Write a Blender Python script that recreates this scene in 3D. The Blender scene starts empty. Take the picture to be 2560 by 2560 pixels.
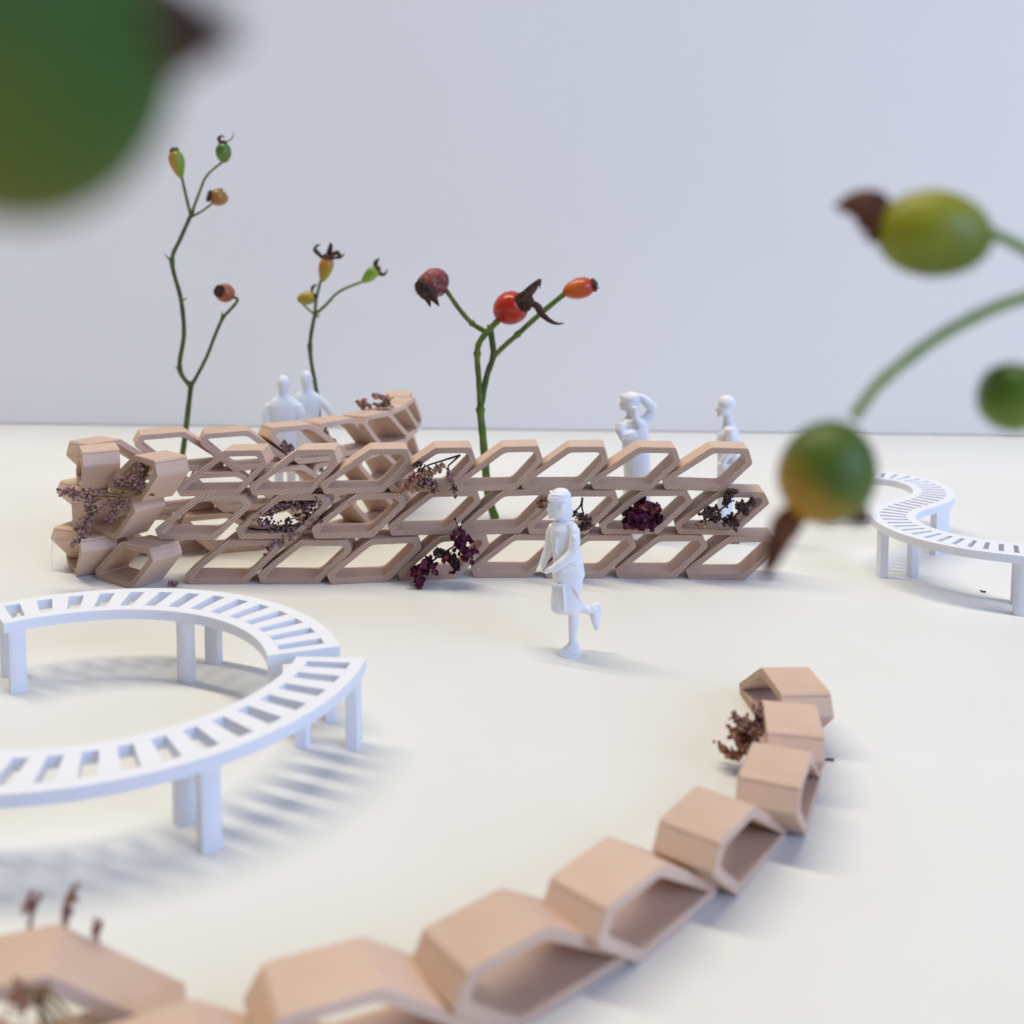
import bpy, bmesh, math, random
from mathutils import Vector, Matrix
R = math.radians
random.seed(7)
S = bpy.context.scene
COL = S.collection

# ------------------------------------------------------------------ camera
FPX, PXC, TH, CH = 2567.0, 1280.0, 0.08, 6.5       # focal length (px of the photo), centre, pitch, height in cm
PYC = 620 + FPX*math.tan(TH)
cam = bpy.data.cameras.new('camera')
camo = bpy.data.objects.new('camera', cam); COL.objects.link(camo)
camo.location = (0, 0, CH); camo.rotation_euler = (R(90)-TH, 0, 0)
cam.sensor_width = 36; cam.lens = 36*FPX/2560
cam.shift_y = (PYC-1280)/2560
cam.clip_start = 0.1; cam.clip_end = 2000
cam.dof.use_dof = True; cam.dof.focus_distance = 18.2; cam.dof.aperture_fstop = 0.0361/0.155
S.camera = camo

# ------------------------------------------------------------------ light
w = bpy.data.worlds.new('World'); S.world = w; w.use_nodes = True
w.node_tree.nodes['Background'].inputs[0].default_value = (0.92, 0.92, 1.0, 1)
w.node_tree.nodes['Background'].inputs[1].default_value = 0.20
def area(name, loc, target, sx, sy, power, col, roll=None):
    l = bpy.data.lights.new(name, 'AREA'); l.shape = 'RECTANGLE'; l.size = sx; l.size_y = sy
    l.energy = power; l.color = col
    o = bpy.data.objects.new(name, l); COL.objects.link(o); o.location = loc
    z = (Vector(loc)-Vector(target)).normalized()
    x = Vector(roll) if roll else Vector((0, 0, 1)).cross(z)
    x = (x - z*x.dot(z)).normalized(); y = z.cross(x)
    o.rotation_euler = Matrix((x, y, z)).transposed().to_euler()
    return o
area('ceiling_tube_lamp', (-38, 35.5, 150), (-38, 35.5, 0), 150, 7, 192000, (1.0, 0.92, 0.73), (0.915, -0.405, 0))
area('window_light', (112, -78, 62), (0, 22, 0), 110, 90, 178000, (0.39, 0.565, 1.0))
S.view_settings.view_transform = 'Standard'; S.view_settings.look = 'None'
S.view_settings.exposure = 0.12; S.view_settings.gamma = 1.0
S.render.engine = 'CYCLES'
S.render.resolution_x = S.render.resolution_y = 1024

# ------------------------------------------------------------------ measuring helpers (positions are real places in cm)
def _ray(x, y):
    dx = (x-PXC)/FPX; dz = -(y-PYC)/FPX
    return Vector((dx, math.cos(TH)+dz*math.sin(TH), -math.sin(TH)+dz*math.cos(TH)))
def G(x, y, H=0.0):
    r = _ray(x, y); t = (H-CH)/r.z
    return Vector((r.x*t, r.y*t, H))
def A(x, y, Y):
    r = _ray(x, y); t = Y/r.y
    return Vector((r.x*t, Y, CH+r.z*t))

# ------------------------------------------------------------------ materials
def srgb(r, g, b):
    f = lambda c: c/12.92 if c <= 0.04045 else ((c+0.055)/1.055)**2.4
    return (f(r/255), f(g/255), f(b/255), 1)
def newmat(name, base, rough=0.6, spec=0.3, sss=0.0):
    m = bpy.data.materials.new(name); m.use_nodes = True
    b = m.node_tree.nodes['Principled BSDF']
    b.inputs['Base Color'].default_value = base; b.inputs['Roughness'].default_value = rough
    b.inputs['Specular IOR Level'].default_value = spec
    if sss:
        b.inputs['Subsurface Weight'].default_value = sss
        b.inputs['Subsurface Radius'].default_value = (0.06, 0.05, 0.04)
        b.inputs['Subsurface Scale'].default_value = 1.0
    return m, m.node_tree, b
def noise(nt, scale, detail=3, vec=None, out='Fac', rough=0.5):
    n = nt.nodes.new('ShaderNodeTexNoise'); n.inputs['Scale'].default_value = scale
    n.inputs['Detail'].default_value = detail; n.inputs['Roughness'].default_value = rough
    tc = nt.nodes.new('ShaderNodeTexCoord') if vec is None else None
    nt.links.new(tc.outputs['Object'] if tc else vec, n.inputs['Vector'])
    return n.outputs[out]
def ramp(nt, fac, stops):
    r = nt.nodes.new('ShaderNodeValToRGB'); e = r.color_ramp.elements
    while len(e) < len(stops): e.new(0.5)
    for k, (p, c) in enumerate(stops):
        e[k].position = p; e[k].color = c
    nt.links.new(fac, r.inputs[0]); return r.outputs[0]
def math_n(nt, op, a, b=None):
    n = nt.nodes.new('ShaderNodeMath'); n.operation = op
    for k, v in enumerate((a, b)):
        if v is None: continue
        if isinstance(v, (int, float)): n.inputs[k].default_value = v
        else: nt.links.new(v, n.inputs[k])
    return n.outputs[0]
def bump(nt, b, h, strength, dist):
    n = nt.nodes.new('ShaderNodeBump'); n.inputs['Strength'].default_value = strength
    n.inputs['Distance'].default_value = dist
    nt.links.new(h, n.inputs['Height']); nt.links.new(n.outputs[0], b.inputs['Normal'])

def mat_table():
    m, nt, b = newmat('table_laminate', (0.78, 0.775, 0.74, 1), 0.42, 0.35)
    f = noise(nt, 0.25, 3)
    nt.links.new(ramp(nt, f, [(0.3, (0.74, 0.73, 0.69, 1)), (0.7, (0.77, 0.767, 0.74, 1))]), b.inputs['Base Color'])
    bump(nt, b, noise(nt, 6, 4), 0.05, 0.02)
    return m
def mat_backdrop():
    m, nt, b = newmat('backdrop_paint', (0.60, 0.60, 0.62, 1), 0.85, 0.15)
    f = noise(nt, 0.05, 4)
    nt.links.new(ramp(nt, f, [(0.3, (0.87, 0.82, 0.76, 1)), (0.7, (0.89, 0.845, 0.79, 1))]), b.inputs['Base Color'])
    bump(nt, b, noise(nt, 3, 5), 0.08, 0.03)
    return m
def mat_clay(name='clay_coloured_plastic'):
    m, nt, b = newmat(name, (0.5, 0.36, 0.27, 1), 0.5, 0.35)
    tc = nt.nodes.new('ShaderNodeTexCoord'); geo = nt.nodes.new('ShaderNodeNewGeometry')
    sep = nt.nodes.new('ShaderNodeSeparateXYZ'); nt.links.new(tc.outputs['Object'], sep.inputs[0])
    nrm = nt.nodes.new('ShaderNodeSeparateXYZ'); nt.links.new(tc.outputs['Normal'], nrm.inputs[0])
    # layers: diagonal lines in the face plane, period 0.042 cm
    a = R(33)
    p = math_n(nt, 'ADD', math_n(nt, 'MULTIPLY', sep.outputs[0], -math.sin(a)), math_n(nt, 'MULTIPLY', sep.outputs[2], math.cos(a)))
    wob = math_n(nt, 'MULTIPLY', noise(nt, 6, 2, tc.outputs['Object']), 0.05)
    ph = math_n(nt, 'MULTIPLY', math_n(nt, 'ADD', p, wob), 2*math.pi/0.044)
    s = math_n(nt, 'MULTIPLY', math_n(nt, 'ADD', math_n(nt, 'SINE', ph), 1.0), 0.5)
    front = math_n(nt, 'LESS_THAN', nrm.outputs[1], -0.6)
    side = math_n(nt, 'SUBTRACT', 1.0, math_n(nt, 'GREATER_THAN', math_n(nt, 'ABSOLUTE', nrm.outputs[1]), 0.6))
    s2 = math_n(nt, 'POWER', s, 0.6)
    wgt = math_n(nt, 'ADD', front, math_n(nt, 'MULTIPLY', side, 0.12))
    h = math_n(nt, 'MULTIPLY', s2, wgt)
    n1 = noise(nt, 2.2, 4, tc.outputs['Object'])
    oi = nt.nodes.new('ShaderNodeObjectInfo')
    mixf = math_n(nt, 'ADD', math_n(nt, 'MULTIPLY', n1, 0.6), math_n(nt, 'MULTIPLY', oi.outputs['Random'], 0.4))
    c = ramp(nt, mixf, [(0.25, (0.585, 0.405, 0.295, 1)), (0.75, (0.67, 0.475, 0.36, 1))])
    dk = nt.nodes.new('ShaderNodeMix'); dk.data_type = 'RGBA'; dk.blend_type = 'MULTIPLY'
    g = math_n(nt, 'MULTIPLY', math_n(nt, 'SUBTRACT', 1.0, s2), math_n(nt, 'MULTIPLY', front, 0.68))  # shade in the layer grooves painted into the base colour, front face only
    nt.links.new(g, dk.inputs[0]); nt.links.new(c, dk.inputs[6]); dk.inputs[7].default_value = (0.50, 0.36, 0.28, 1)
    nt.links.new(dk.outputs[2], b.inputs['Base Color'])
    bump(nt, b, h, 0.75, 0.025)
    return m
def mat_white(name, base=(0.80, 0.81, 0.83, 1), sc=40):
    m, nt, b = newmat(name, base, 0.6, 0.3, 0.15)
    tc = nt.nodes.new('ShaderNodeTexCoord')
    sep = nt.nodes.new('ShaderNodeSeparateXYZ'); nt.links.new(tc.outputs['Object'], sep.inputs[0])
    lay = math_n(nt, 'SINE', math_n(nt, 'MULTIPLY', sep.outputs[2], 2*math.pi/0.035))
    h = math_n(nt, 'ADD', math_n(nt, 'MULTIPLY', lay, 0.3), noise(nt, sc, 3, tc.outputs['Object']))
    bump(nt, b, h, 0.4, 0.016)
    return m
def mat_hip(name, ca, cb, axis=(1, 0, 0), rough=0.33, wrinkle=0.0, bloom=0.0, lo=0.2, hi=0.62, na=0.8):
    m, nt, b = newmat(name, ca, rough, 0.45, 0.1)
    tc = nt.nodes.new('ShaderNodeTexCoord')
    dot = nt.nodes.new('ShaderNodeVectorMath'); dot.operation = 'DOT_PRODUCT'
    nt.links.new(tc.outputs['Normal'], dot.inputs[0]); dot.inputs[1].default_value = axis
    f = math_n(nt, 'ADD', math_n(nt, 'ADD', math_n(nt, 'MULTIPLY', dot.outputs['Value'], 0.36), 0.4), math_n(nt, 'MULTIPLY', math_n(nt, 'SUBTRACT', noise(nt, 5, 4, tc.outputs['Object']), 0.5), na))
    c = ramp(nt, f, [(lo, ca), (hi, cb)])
    if bloom:
        mx = nt.nodes.new('ShaderNodeMix'); mx.data_type = 'RGBA'
        k = ramp(nt, noise(nt, 9, 5, tc.outputs['Object'], rough=0.7), [(0.5, (0, 0, 0, 1)), (0.66, (bloom, bloom, bloom, 1))])
        nt.links.new(k, mx.inputs[0]); nt.links.new(c, mx.inputs[6]); mx.inputs[7].default_value = (0.42, 0.33, 0.36, 1)
        c = mx.outputs[2]
    nt.links.new(c, b.inputs['Base Color'])
    bump(nt, b, noise(nt, 14 if wrinkle else 60, 4, tc.outputs['Object']), wrinkle if wrinkle else 0.12, 0.05 if wrinkle else 0.01)
    return m
def mat_two(name, ca, cb, sc=8, rough=0.7, bmp=0.3, spec=0.2):
    m, nt, b = newmat(name, ca, rough, spec)
    tc = nt.nodes.new('ShaderNodeTexCoord')
    nt.links.new(ramp(nt, noise(nt, sc, 4, tc.outputs['Object']), [(0.35, ca), (0.65, cb)]), b.inputs['Base Color'])
    bump(nt, b, noise(nt, sc*4, 3, tc.outputs['Object']), bmp, 0.01)
    return m
M = dict(
    table=mat_table(), back=mat_backdrop(), clay=mat_clay(),
    bench=mat_white('white_bench_plastic', (0.80, 0.81, 0.85, 1)), fig=mat_white('white_figure_resin', (0.82, 0.83, 0.84, 1), 12),
    stem=mat_two('green_stem', srgb(76, 98, 36), srgb(104, 122, 50), 3),
    stemdark=mat_two('dark_stem', srgb(62, 78, 40), srgb(84, 100, 48), 3),
    stembright=mat_two('bright_green_stem', srgb(98, 128, 36), srgb(124, 146, 56), 1.5),
    sepal=mat_two('dried_sepal', srgb(44, 30, 26), srgb(84, 62, 46), 12),
    sepalbrown=mat_two('brown_sepal', srgb(70, 36, 22), srgb(105, 62, 40), 6),
    twig=mat_two('dry_twig', srgb(96, 74, 48), srgb(140, 112, 72), 10),
    darktwig=mat_two('dark_twig', srgb(44, 34, 30), srgb(70, 52, 44), 10),
    lilac=mat_two('dried_lilac_floret', srgb(92, 60, 62), srgb(176, 138, 132), 14, bmp=0.5),
    purple=mat_two('dried_purple_floret', srgb(62, 38, 38), srgb(170, 134, 130), 16, bmp=0.5),
    tan=mat_two('dried_tan_floret', srgb(92, 58, 52), srgb(178, 146, 118), 14, bmp=0.5),
    magenta=mat_two('dried_magenta_petal', srgb(66, 20, 42), srgb(118, 58, 84), 10, bmp=0.5),
    wine=mat_two('dried_wine_petal', srgb(70, 22, 36), srgb(146, 84, 84), 10, bmp=0.5),
    black=mat_two('dried_black_floret', srgb(34, 24, 26), srgb(96, 72, 70), 14, bmp=0.5),
    brown=mat_two('dried_brown_floret', srgb(112, 64, 54), srgb(182, 136, 120), 12, bmp=0.5),
    speck=mat_two('dark_speck', srgb(36, 32, 30), srgb(60, 50, 44), 10),
)

# ------------------------------------------------------------------ object helpers
def tag(o, label=None, cat=None, group=None, kind=None):
    if label: o['label'] = label
    if cat: o['category'] = cat
    if group: o['group'] = group
    if kind: o['kind'] = kind
    return o
def root(name, loc, label, cat, group=None):
    o = bpy.data.objects.new(name, None); o.empty_display_size = 0.2
    COL.objects.link(o); o.location = loc
    return tag(o, label, cat, group)
class MB:
    def __init__(s): s.v = []; s.f = []
    def add(s, vs, fs):
        n = len(s.v); s.v += [Vector(v) for v in vs]; s.f += [tuple(i+n for i in f) for f in fs]
    def tube(s, pts, rad, seg=10, cap=True):
        pts = [Vector(p) for p in pts]
        n = len(pts); rad = rad if isinstance(rad, (list, tuple)) else [rad]*n
        rings = []; up = Vector((0.31, 0.52, 0.79))
        t0 = (pts[1]-pts[0]).normalized(); x = t0.cross(up).normalized()
        for k, p in enumerate(pts):
            t = (pts[min(k+1, n-1)]-pts[max(k-1, 0)]).normalized()
            x = (x - t*x.dot(t)).normalized(); y = t.cross(x)
            rings.append([p+(x*math.cos(2*math.pi*j/seg)+y*math.sin(2*math.pi*j/seg))*rad[k] for j in range(seg)])
        vs = [v for r in rings for v in r]; fs = []
        for k in range(n-1):
            for j in range(seg):
                j2 = (j+1) % seg
                fs.append((k*seg+j, k*seg+j2, (k+1)*seg+j2, (k+1)*seg+j))
        if cap:
            fs.append(tuple(reversed(range(seg)))); fs.append(tuple((n-1)*seg+j for j in range(seg)))
        s.add(vs, fs)
    def ellipsoid(s, c, r, seg=14, rings=9, rot=None):
        c = Vector(c); vs = [Vector((0, 0, r[2]))]
        for i in range(1, rings):
            a = math.pi*i/rings
            for j in range(seg):
                b = 2*math.pi*j/seg
                vs.append(Vector((r[0]*math.sin(a)*math.cos(b), r[1]*math.sin(a)*math.sin(b), r[2]*math.cos(a))))
        vs.append(Vector((0, 0, -r[2])))
        if rot is not None: vs = [rot @ v for v in vs]
        vs = [v+c for v in vs]; fs = []
        for j in range(seg): fs.append((0, 1+j, 1+(j+1) % seg))
        for i in range(rings-2):
            for j in range(seg):
                a0 = 1+i*seg+j; a1 = 1+i*seg+(j+1) % seg
                fs.append((a0, a0+seg, a1+seg, a1))
        L = len(vs)-1; o = 1+(rings-2)*seg
        for j in range(seg): fs.append((L, o+(j+1) % seg, o+j))
        s.add(vs, fs)
    def loft(s, secs, seg=20):
        """secs: (cx, cy, cz, rx, ry[, squareness])"""
        vs = []; fs = []
        for q in secs:
            cx, cy, cz, rx, ry = q[:5]; e = q[5] if len(q) > 5 else 1.0
            for j in range(seg):
                b = 2*math.pi*j/seg; cc, ss = math.cos(b), math.sin(b)
                vs.append(Vector((cx+rx*math.copysign(abs(cc)**e, cc), cy+ry*math.copysign(abs(ss)**e, ss), cz)))
        n = len(secs)
        for k in range(n-1):
            for j in range(seg):
                j2 = (j+1) % seg; fs.append((k*seg+j, k*seg+j2, (k+1)*seg+j2, (k+1)*seg+j))
        fs.append(tuple(reversed(range(seg)))); fs.append(tuple((n-1)*seg+j for j in range(seg)))
        s.add(vs, fs)
    def build(s, name, mat, parent=None, smooth=True, angle=40):
        top = parent
        while top is not None and top.parent: top = top.parent
        off = top.location if top is not None else Vector((0, 0, 0))
        me = bpy.data.meshes.new(name); me.from_pydata([tuple(v-off) for v in s.v], [], s.f)
        bm = bmesh.new(); bm.from_mesh(me); bmesh.ops.recalc_face_normals(bm, faces=bm.faces); bm.to_mesh(me); bm.free()
        if smooth:
            for p in me.polygons: p.use_smooth = True
            me.set_sharp_from_angle(angle=R(angle))
        me.materials.append(mat)
        o = bpy.data.objects.new(name, me); COL.objects.link(o)
        if parent is not None: o.parent = parent
        return o
def spline(pts, n=6):
    pts = [Vector(p) for p in pts]
    if len(pts) < 3:
        return [pts[0].lerp(pts[-1], k/n) for k in range(n+1)]
    P_ = [2*pts[0]-pts[1]]+pts+[2*pts[-1]-pts[-2]]; out = []
    for i in range(1, len(P_)-2):
        a, b, c, d = P_[i-1:i+3]
        for k in range(n):
            t = k/n
            out.append(0.5*((2*b)+(c-a)*t+(2*a-5*b+4*c-d)*t*t+(3*b-a-3*c+d)*t**3))
    out.append(pts[-1]); return out

# ------------------------------------------------------------------ setting: table top and backdrop board
t = MB()
t.add([(-90, -60, 0), (90, -60, 0), (90, 90, 0), (-90, 90, 0), (-90, -60, -2), (90, -60, -2), (90, 90, -2), (-90, 90, -2)],
      [(0, 1, 2, 3), (7, 6, 5, 4), (0, 4, 5, 1), (1, 5, 6, 2), (2, 6, 7, 3), (3, 7, 4, 0)])
tag(t.build('table', M['table'], smooth=False), 'glossy off-white table top the paper model stands on', kind='structure')
b0, b1 = G(0, 1060), G(2560, 1090)
d = (b1-b0).normalized(); n = Vector((-d.y, d.x, 0)); c = (b0+b1)/2
p = [c-d*75, c+d*75, c+d*75+n*1.2, c-d*75+n*1.2]
t = MB(); t.add([q+Vector((0, 0, 0.03)) for q in p]+[q+Vector((0, 0, 32)) for q in p],
                [(0, 1, 5, 4), (1, 2, 6, 5), (2, 3, 7, 6), (3, 0, 4, 7), (4, 5, 6, 7), (3, 2, 1, 0)])
tag(t.build('backdrop', M['back'], smooth=False), kind='structure')

# ------------------------------------------------------------------ honeycomb cells
HC, DC = 0.872, 0.68
def offset_poly(P, d):
    n = len(P); out = []
    cx = sum(p[0] for p in P)/n; cy = sum(p[1] for p in P)/n
    L = []
    for i in range(n):
        a, b = Vector(P[i]), Vector(P[(i+1) % n]); t_ = (b-a).normalized(); nn = Vector((-t_.y, t_.x))
        if nn.dot(Vector((cx, cy))-a) < 0: nn = -nn
        L.append((a+nn*d, t_))
    for i in range(n):
        (a, u), (b, v) = L[i-1], L[i]
        den = u.x*v.y-u.y*v.x; k = ((b.x-a.x)*v.y-(b.y-a.y)*v.x)/den
        out.append(a+u*k)
    return out
def round_poly(P, r, k=4):
    n = len(P); out = []
    for i in range(n):
        a, b, c_ = Vector(P[i-1]), Vector(P[i]), Vector(P[(i+1) % n])
        r1 = min(r, (a-b).length*0.42, (c_-b).length*0.42)
        s_, e_ = b+(a-b).normalized()*r1, b+(c_-b).normalized()*r1
        for j in range(k+1):
            t_ = j/k; out.append((1-t_)**2*s_+2*t_*(1-t_)*b+t_*t_*e_)
    return out
POLY = [(-0.10, 0.5), (0.93, 0.5), (1.05, 0.24), (0.28, -0.5), (-0.98, -0.5), (-1.06, -0.26)]
POLYTOP = [(0.06, 0.5), (0.86, 0.5), (0.98, 0.17), (0.34, -0.5), (-0.95, -0.5), (-1.04, -0.28)]
POLYLOW = [(0.0, 0.5), (0.90, 0.5), (1.09, 0.15), (0.40, -0.5), (-1.02, -0.5), (-1.10, -0.33)]
def cell_mesh(poly, name, rim=0.135, ro=0.045, ri=0.085, wob=0.0, depth=DC):
    rnd = random.Random(hash(name) % 1000)
    poly = [(x*HC+rnd.uniform(-wob, wob), y*HC+(0 if abs(abs(y)-0.5) < 1e-6 else rnd.uniform(-wob, wob))) for x, y in poly]
    out = round_poly([Vector(q) for q in poly], ro); inn = round_poly(offset_poly(poly, rim*HC), ri)
    # the printed seam: a fine groove just past the upper corner
    i0 = 2*5-1
    a_, b_ = out[i0], out[i0+1]; ai, bi = inn[i0], inn[i0+1]; t_ = (b_-a_).normalized(); nrm_ = Vector((t_.y, -t_.x))
    if nrm_.dot(Vector((0, 0))-a_) < 0: nrm_ = -nrm_
    L_ = (b_-a_).length
    out[i0+1:i0+1] = [a_+t_*0.006, a_+t_*0.016+nrm_*0.014, a_+t_*0.026]
    inn[i0+1:i0+1] = [ai.lerp(bi, f) for f in (0.02, 0.05, 0.08)]
    m = len(out); me = bpy.data.meshes.new(name)
    def ins(A_, B_, f): return [a.lerp(b, f) for a, b in zip(A_, B_)]
    e = 0.012
    loops = [(ins(out, inn, 0.08), 0.0), (out, e), (out, depth-e), (ins(out, inn, 0.08), depth),
             (ins(inn, out, 0.08), depth), (inn, depth-e), (inn, e), (ins(inn, out, 0.08), 0.0)]
    V = []; F = []
    for lp, y in loops: V += [(q.x, y, q.y) for q in lp]
    nl = len(loops)
    for a in range(nl):
        b = (a+1) % nl
        for j in range(m):
            j2 = (j+1) % m
            F.append((a*m+j, b*m+j, b*m+j2, a*m+j2))
    me.from_pydata(V, [], F)
    bm = bmesh.new(); bm.from_mesh(me); bmesh.ops.recalc_face_normals(bm, faces=bm.faces); bm.to_mesh(me); bm.free()
    for pl in me.polygons: pl.use_smooth = True
    me.set_sharp_from_angle(angle=R(30))
    me.materials.append(M['clay'])
    return me
MESH = [cell_mesh(POLY, 'cell_mesh_%d' % k, wob=0.012) for k in range(4)]
MESHT = [cell_mesh(POLYTOP, 'cell_mesh_top_%d' % k, rim=0.135, wob=0.014) for k in range(4)]
MESHL = [cell_mesh(POLYLOW, 'cell_mesh_low_%d' % k, rim=0.14, wob=0.010) for k in range(3)]
def put_cell(rt, fx, fy, z, phi, top=False, label=None, flip=False, tilt=None):
    """fx, fy: middle of the outer (ribbed) face on the plan, z: underside, phi: turn of the wall"""
    me = random.choice(MESHL if not rt.name.startswith('honey') else (MESHT if top else MESH))
    o = bpy.data.objects.new('cell', me); COL.objects.link(o); o.parent = rt
    o.location = Vector((fx, fy, z+(HC/2 if rt.name.startswith('honey') else HC*(1.10 if fx < -3.2 else 0.91)/2)))-rt.location
    j = lambda a: random.uniform(-a, a)
    o.rotation_euler = (R(j(0.9)), R(j(1.5)) if tilt is None else R(tilt), R(-phi+j(1.2)))
    if label: o['label'] = label
    return o

ROWZ = [0.0, 0.877, 1.752]
wall = root('honeycomb_wall', (-1.0, 20.2, 0), 'large three-tier clay-coloured honeycomb wall that bends back on itself at the left', 'model wall')
# plan of the front stretch (outer face), per row: left tips of the cells as read off, evenly stepped
FR = [(-6.6, 19.42), (-5.5, 19.45), (-4.4, 19.45), (-3.2, 19.47), (-1.77, 19.70), (0.16, 19.86), (1.34, 19.80), (3.32, 19.78), (5.2, 19.64)]
def front_y(x):
    for (x0, y0), (x1, y1) in zip(FR, FR[1:]):
        if x <= x1 or (x1, y1) == FR[-1]:
            k = (x-x0)/(x1-x0); return y0+(y1-y0)*k
LP = [[1715, 1539, 1360, 1179, 994, 819, 645, 463],
      [1687, 1500, 1318, 1152, 970, 780, 589, 389],
      [1655, 1475, 1299, 1136, 965, 800, 620, 438]]
for r in range(3):
    for px in LP[r]:
        yy = front_y((px-1280)/2567*19.9)
        pt = A(px, 1105+118*(2-r)+75, yy)
        cx = pt.x+1.05*HC*0.985
        cy = front_y(cx); sl = (front_y(cx+0.7)-front_y(cx-0.7))/1.4
        put_cell(wall, cx, cy+random.uniform(-0.025, 0.025), ROWZ[r]+(random.uniform(0, 0.02) if r else 0), -math.degrees(math.atan(sl)), top=(r == 2))
# the bend (middle of outer face, phi) per row
TURN = [[(-7.46, 19.28, 33), (-8.78, 20.12, 57), (-9.05, 21.15, 105)],
        [(-7.85, 19.62, 37), (-8.9, 20.42, 66), (-8.8, 21.4, 126)],
        [(-7.17, 19.10, 39), (-8.56, 20.02, 63), (-8.5, 21.08, 124)]]
for r in range(3):
    for (x, y, ph) in TURN[r]: put_cell(wall, x, y, ROWZ[r], ph, top=(r == 2))
# the rear stretch: near top corner of each cell's inner face, phi
REAR = [(-7.81, 21.24, 157), (-6.48, 21.36, 160), (-5.14, 21.88, 144), (-4.24, 22.62, 131), (-3.36, 23.40, 119), (-2.88, 24.45, 106), (-2.62, 25.62, 96), (-2.70, 26.9, 88)]
for r in range(3):
    for (x, y, ph) in REAR:
        a = R(ph); tr = Vector((-math.cos(a), math.sin(a))); nn = Vector((-math.sin(a), -math.cos(a)))
        c2 = Vector((x, y))+tr*(0.83-0.22*(2-r))+nn*DC
        put_cell(wall, c2.x, c2.y, ROWZ[r], ph, top=False)

# low curved wall in the foreground; its smooth face looks to the camera
low = root('low_honeycomb_wall', (2.0, 9.5, 0), 'low single-tier clay-coloured honeycomb wall curving through the foreground', 'model wall')
LOW = [(4.06, 13.65, 93), (3.82, 12.50, 80), (3.40, 11.22, 66), (2.50, 10.14, 55), (1.40, 9.11, 46), (0.31, 8.25, 38), (-0.99, 7.51, 23), (-2.15, 6.82, 28), (-3.52, 7.42, 20), (-4.85, 7.0, 22)]
for (x, y, dg) in LOW:
    a = R(dg); vis = Vector((math.sin(a), -math.cos(a))); f = Vector((x, y))-vis*0.666          # the ribbed face lies on the far side
    put_cell(low, f.x, f.y, 0.0, 180-dg, top=True).scale = (1.04, 0.98, 1.10 if x < -3 else 0.91)
# ------------------------------------------------------------------ benches
HB, TB, WB = 1.10, 0.15, 0.97
def bench(name, label, line, nslot, legs, slotfrac=0.47, rail=0.18, plates=(), group='white slatted benches', width=WB):
    """line: centre line of the seat on the plan (fine polyline, Vectors)"""
    L = [0.0]
    for a, b in zip(line, line[1:]): L.append(L[-1]+(b-a).length)
    T = L[-1]
    def at(s):
        s = min(max(s, 0), T)
        for k in range(len(L)-1):
            if s <= L[k+1]+1e-9:
                f = (s-L[k])/max(L[k+1]-L[k], 1e-9)
                # smooth tangent
                ta = (line[min(k+1, len(line)-1)]-line[max(k-1, 0)]).normalized(); tb = (line[min(k+2, len(line)-1)]-line[k]).normalized()
                t_ = ta.lerp(tb, f).normalized(); return line[k].lerp(line[k+1], f), Vector((-t_.y, t_.x)), t_
    base = at(T/2)[0]
    rt = root(name, (base.x, base.y, 0), label, 'bench', group)
    def strip(s0, s1, w0, w1, n, nm, z0=HB-TB, z1=HB):
        m = MB(); vs = []; fs = []
        for k in range(n+1):
            p_, nn, t_ = at(s0+(s1-s0)*k/n)
            for (ww, zz) in ((w0, z0), (w1, z0), (w1, z1), (w0, z1)):
                q = p_+nn*ww; vs.append((q.x, q.y, zz))
        for k in range(n):
            for j in range(4):
                j2 = (j+1) % 4; fs.append((k*4+j, (k+1)*4+j, (k+1)*4+j2, k*4+j2))
        fs.append((0, 1, 2, 3)); fs.append((n*4+3, n*4+2, n*4+1, n*4))
        m.add(vs, fs); return m.build(nm, M['bench'], rt, angle=35)
    h = width/2; n = int(T/0.12)
    strip(0, T, h-rail, h, n, 'rail'); strip(0, T, -h, -h+rail, n, 'rail')
    e = 0.16; pitch = (T-2*e)/(nslot-1+slotfrac); sw = pitch*slotfrac
    edges = [(0, e)]
    for k in range(nslot-1): edges.append((e+k*pitch+sw, e+(k+1)*pitch))
    edges.append((T-e, T))
    for (a, b) in edges: strip(a, b, -h+rail, h-rail, 2, 'slat')
    lw, ld = 0.115, 0.075
    for (s, sides) in legs:
        for sd in sides:
            p_, nn, t_ = at(s*T); c_ = p_+nn*sd*(h-0.125)
            m = MB(); c8 = []
            for (i, j) in ((-1, -1), (-0.8, -1), (0.8, -1), (1, -1), (1, 1), (0.8, 1), (-0.8, 1), (-1, 1)):
                pass
            prof = [(-1, -.8), (-.8, -1), (.8, -1), (1, -.8), (1, .8), (.8, 1), (-.8, 1), (-1, .8)]
            zz = [0.0, 0.03, 0.35, 0.7, HB-TB-0.002]; sc = [1.03, 1.0, 1.0, 0.97, 1.0]
            vs = []
            for z_, q in zip(zz, sc):
                for (i, j) in prof:
                    v = c_+t_*(i*lw*q)+nn*(j*ld*q*1.15); vs.append((v.x, v.y, z_))
            fs = [(k*8+j, k*8+(j+1) % 8, (k+1)*8+(j+1) % 8, (k+1)*8+j) for k in range(4) for j in range(8)]
            fs += [tuple(range(7, -1, -1)), tuple(32+j for j in range(8))]
            m.add(vs, fs); m.build('leg', M['bench'], rt, angle=50)
    for s in plates:
        strip(s*T-0.3, s*T+0.3, -h+0.06, -h+0.2, 3, 'support_panel', 0.0, HB-TB-0.002)
    return rt
def arc(cx, cy, r, a0, a1, n=60):
    return [Vector((cx+r*math.cos(R(a0+(a1-a0)*k/n)), cy+r*math.sin(R(a0+(a1-a0)*k/n)))) for k in range(n+1)]
RB = 3.07
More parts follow.
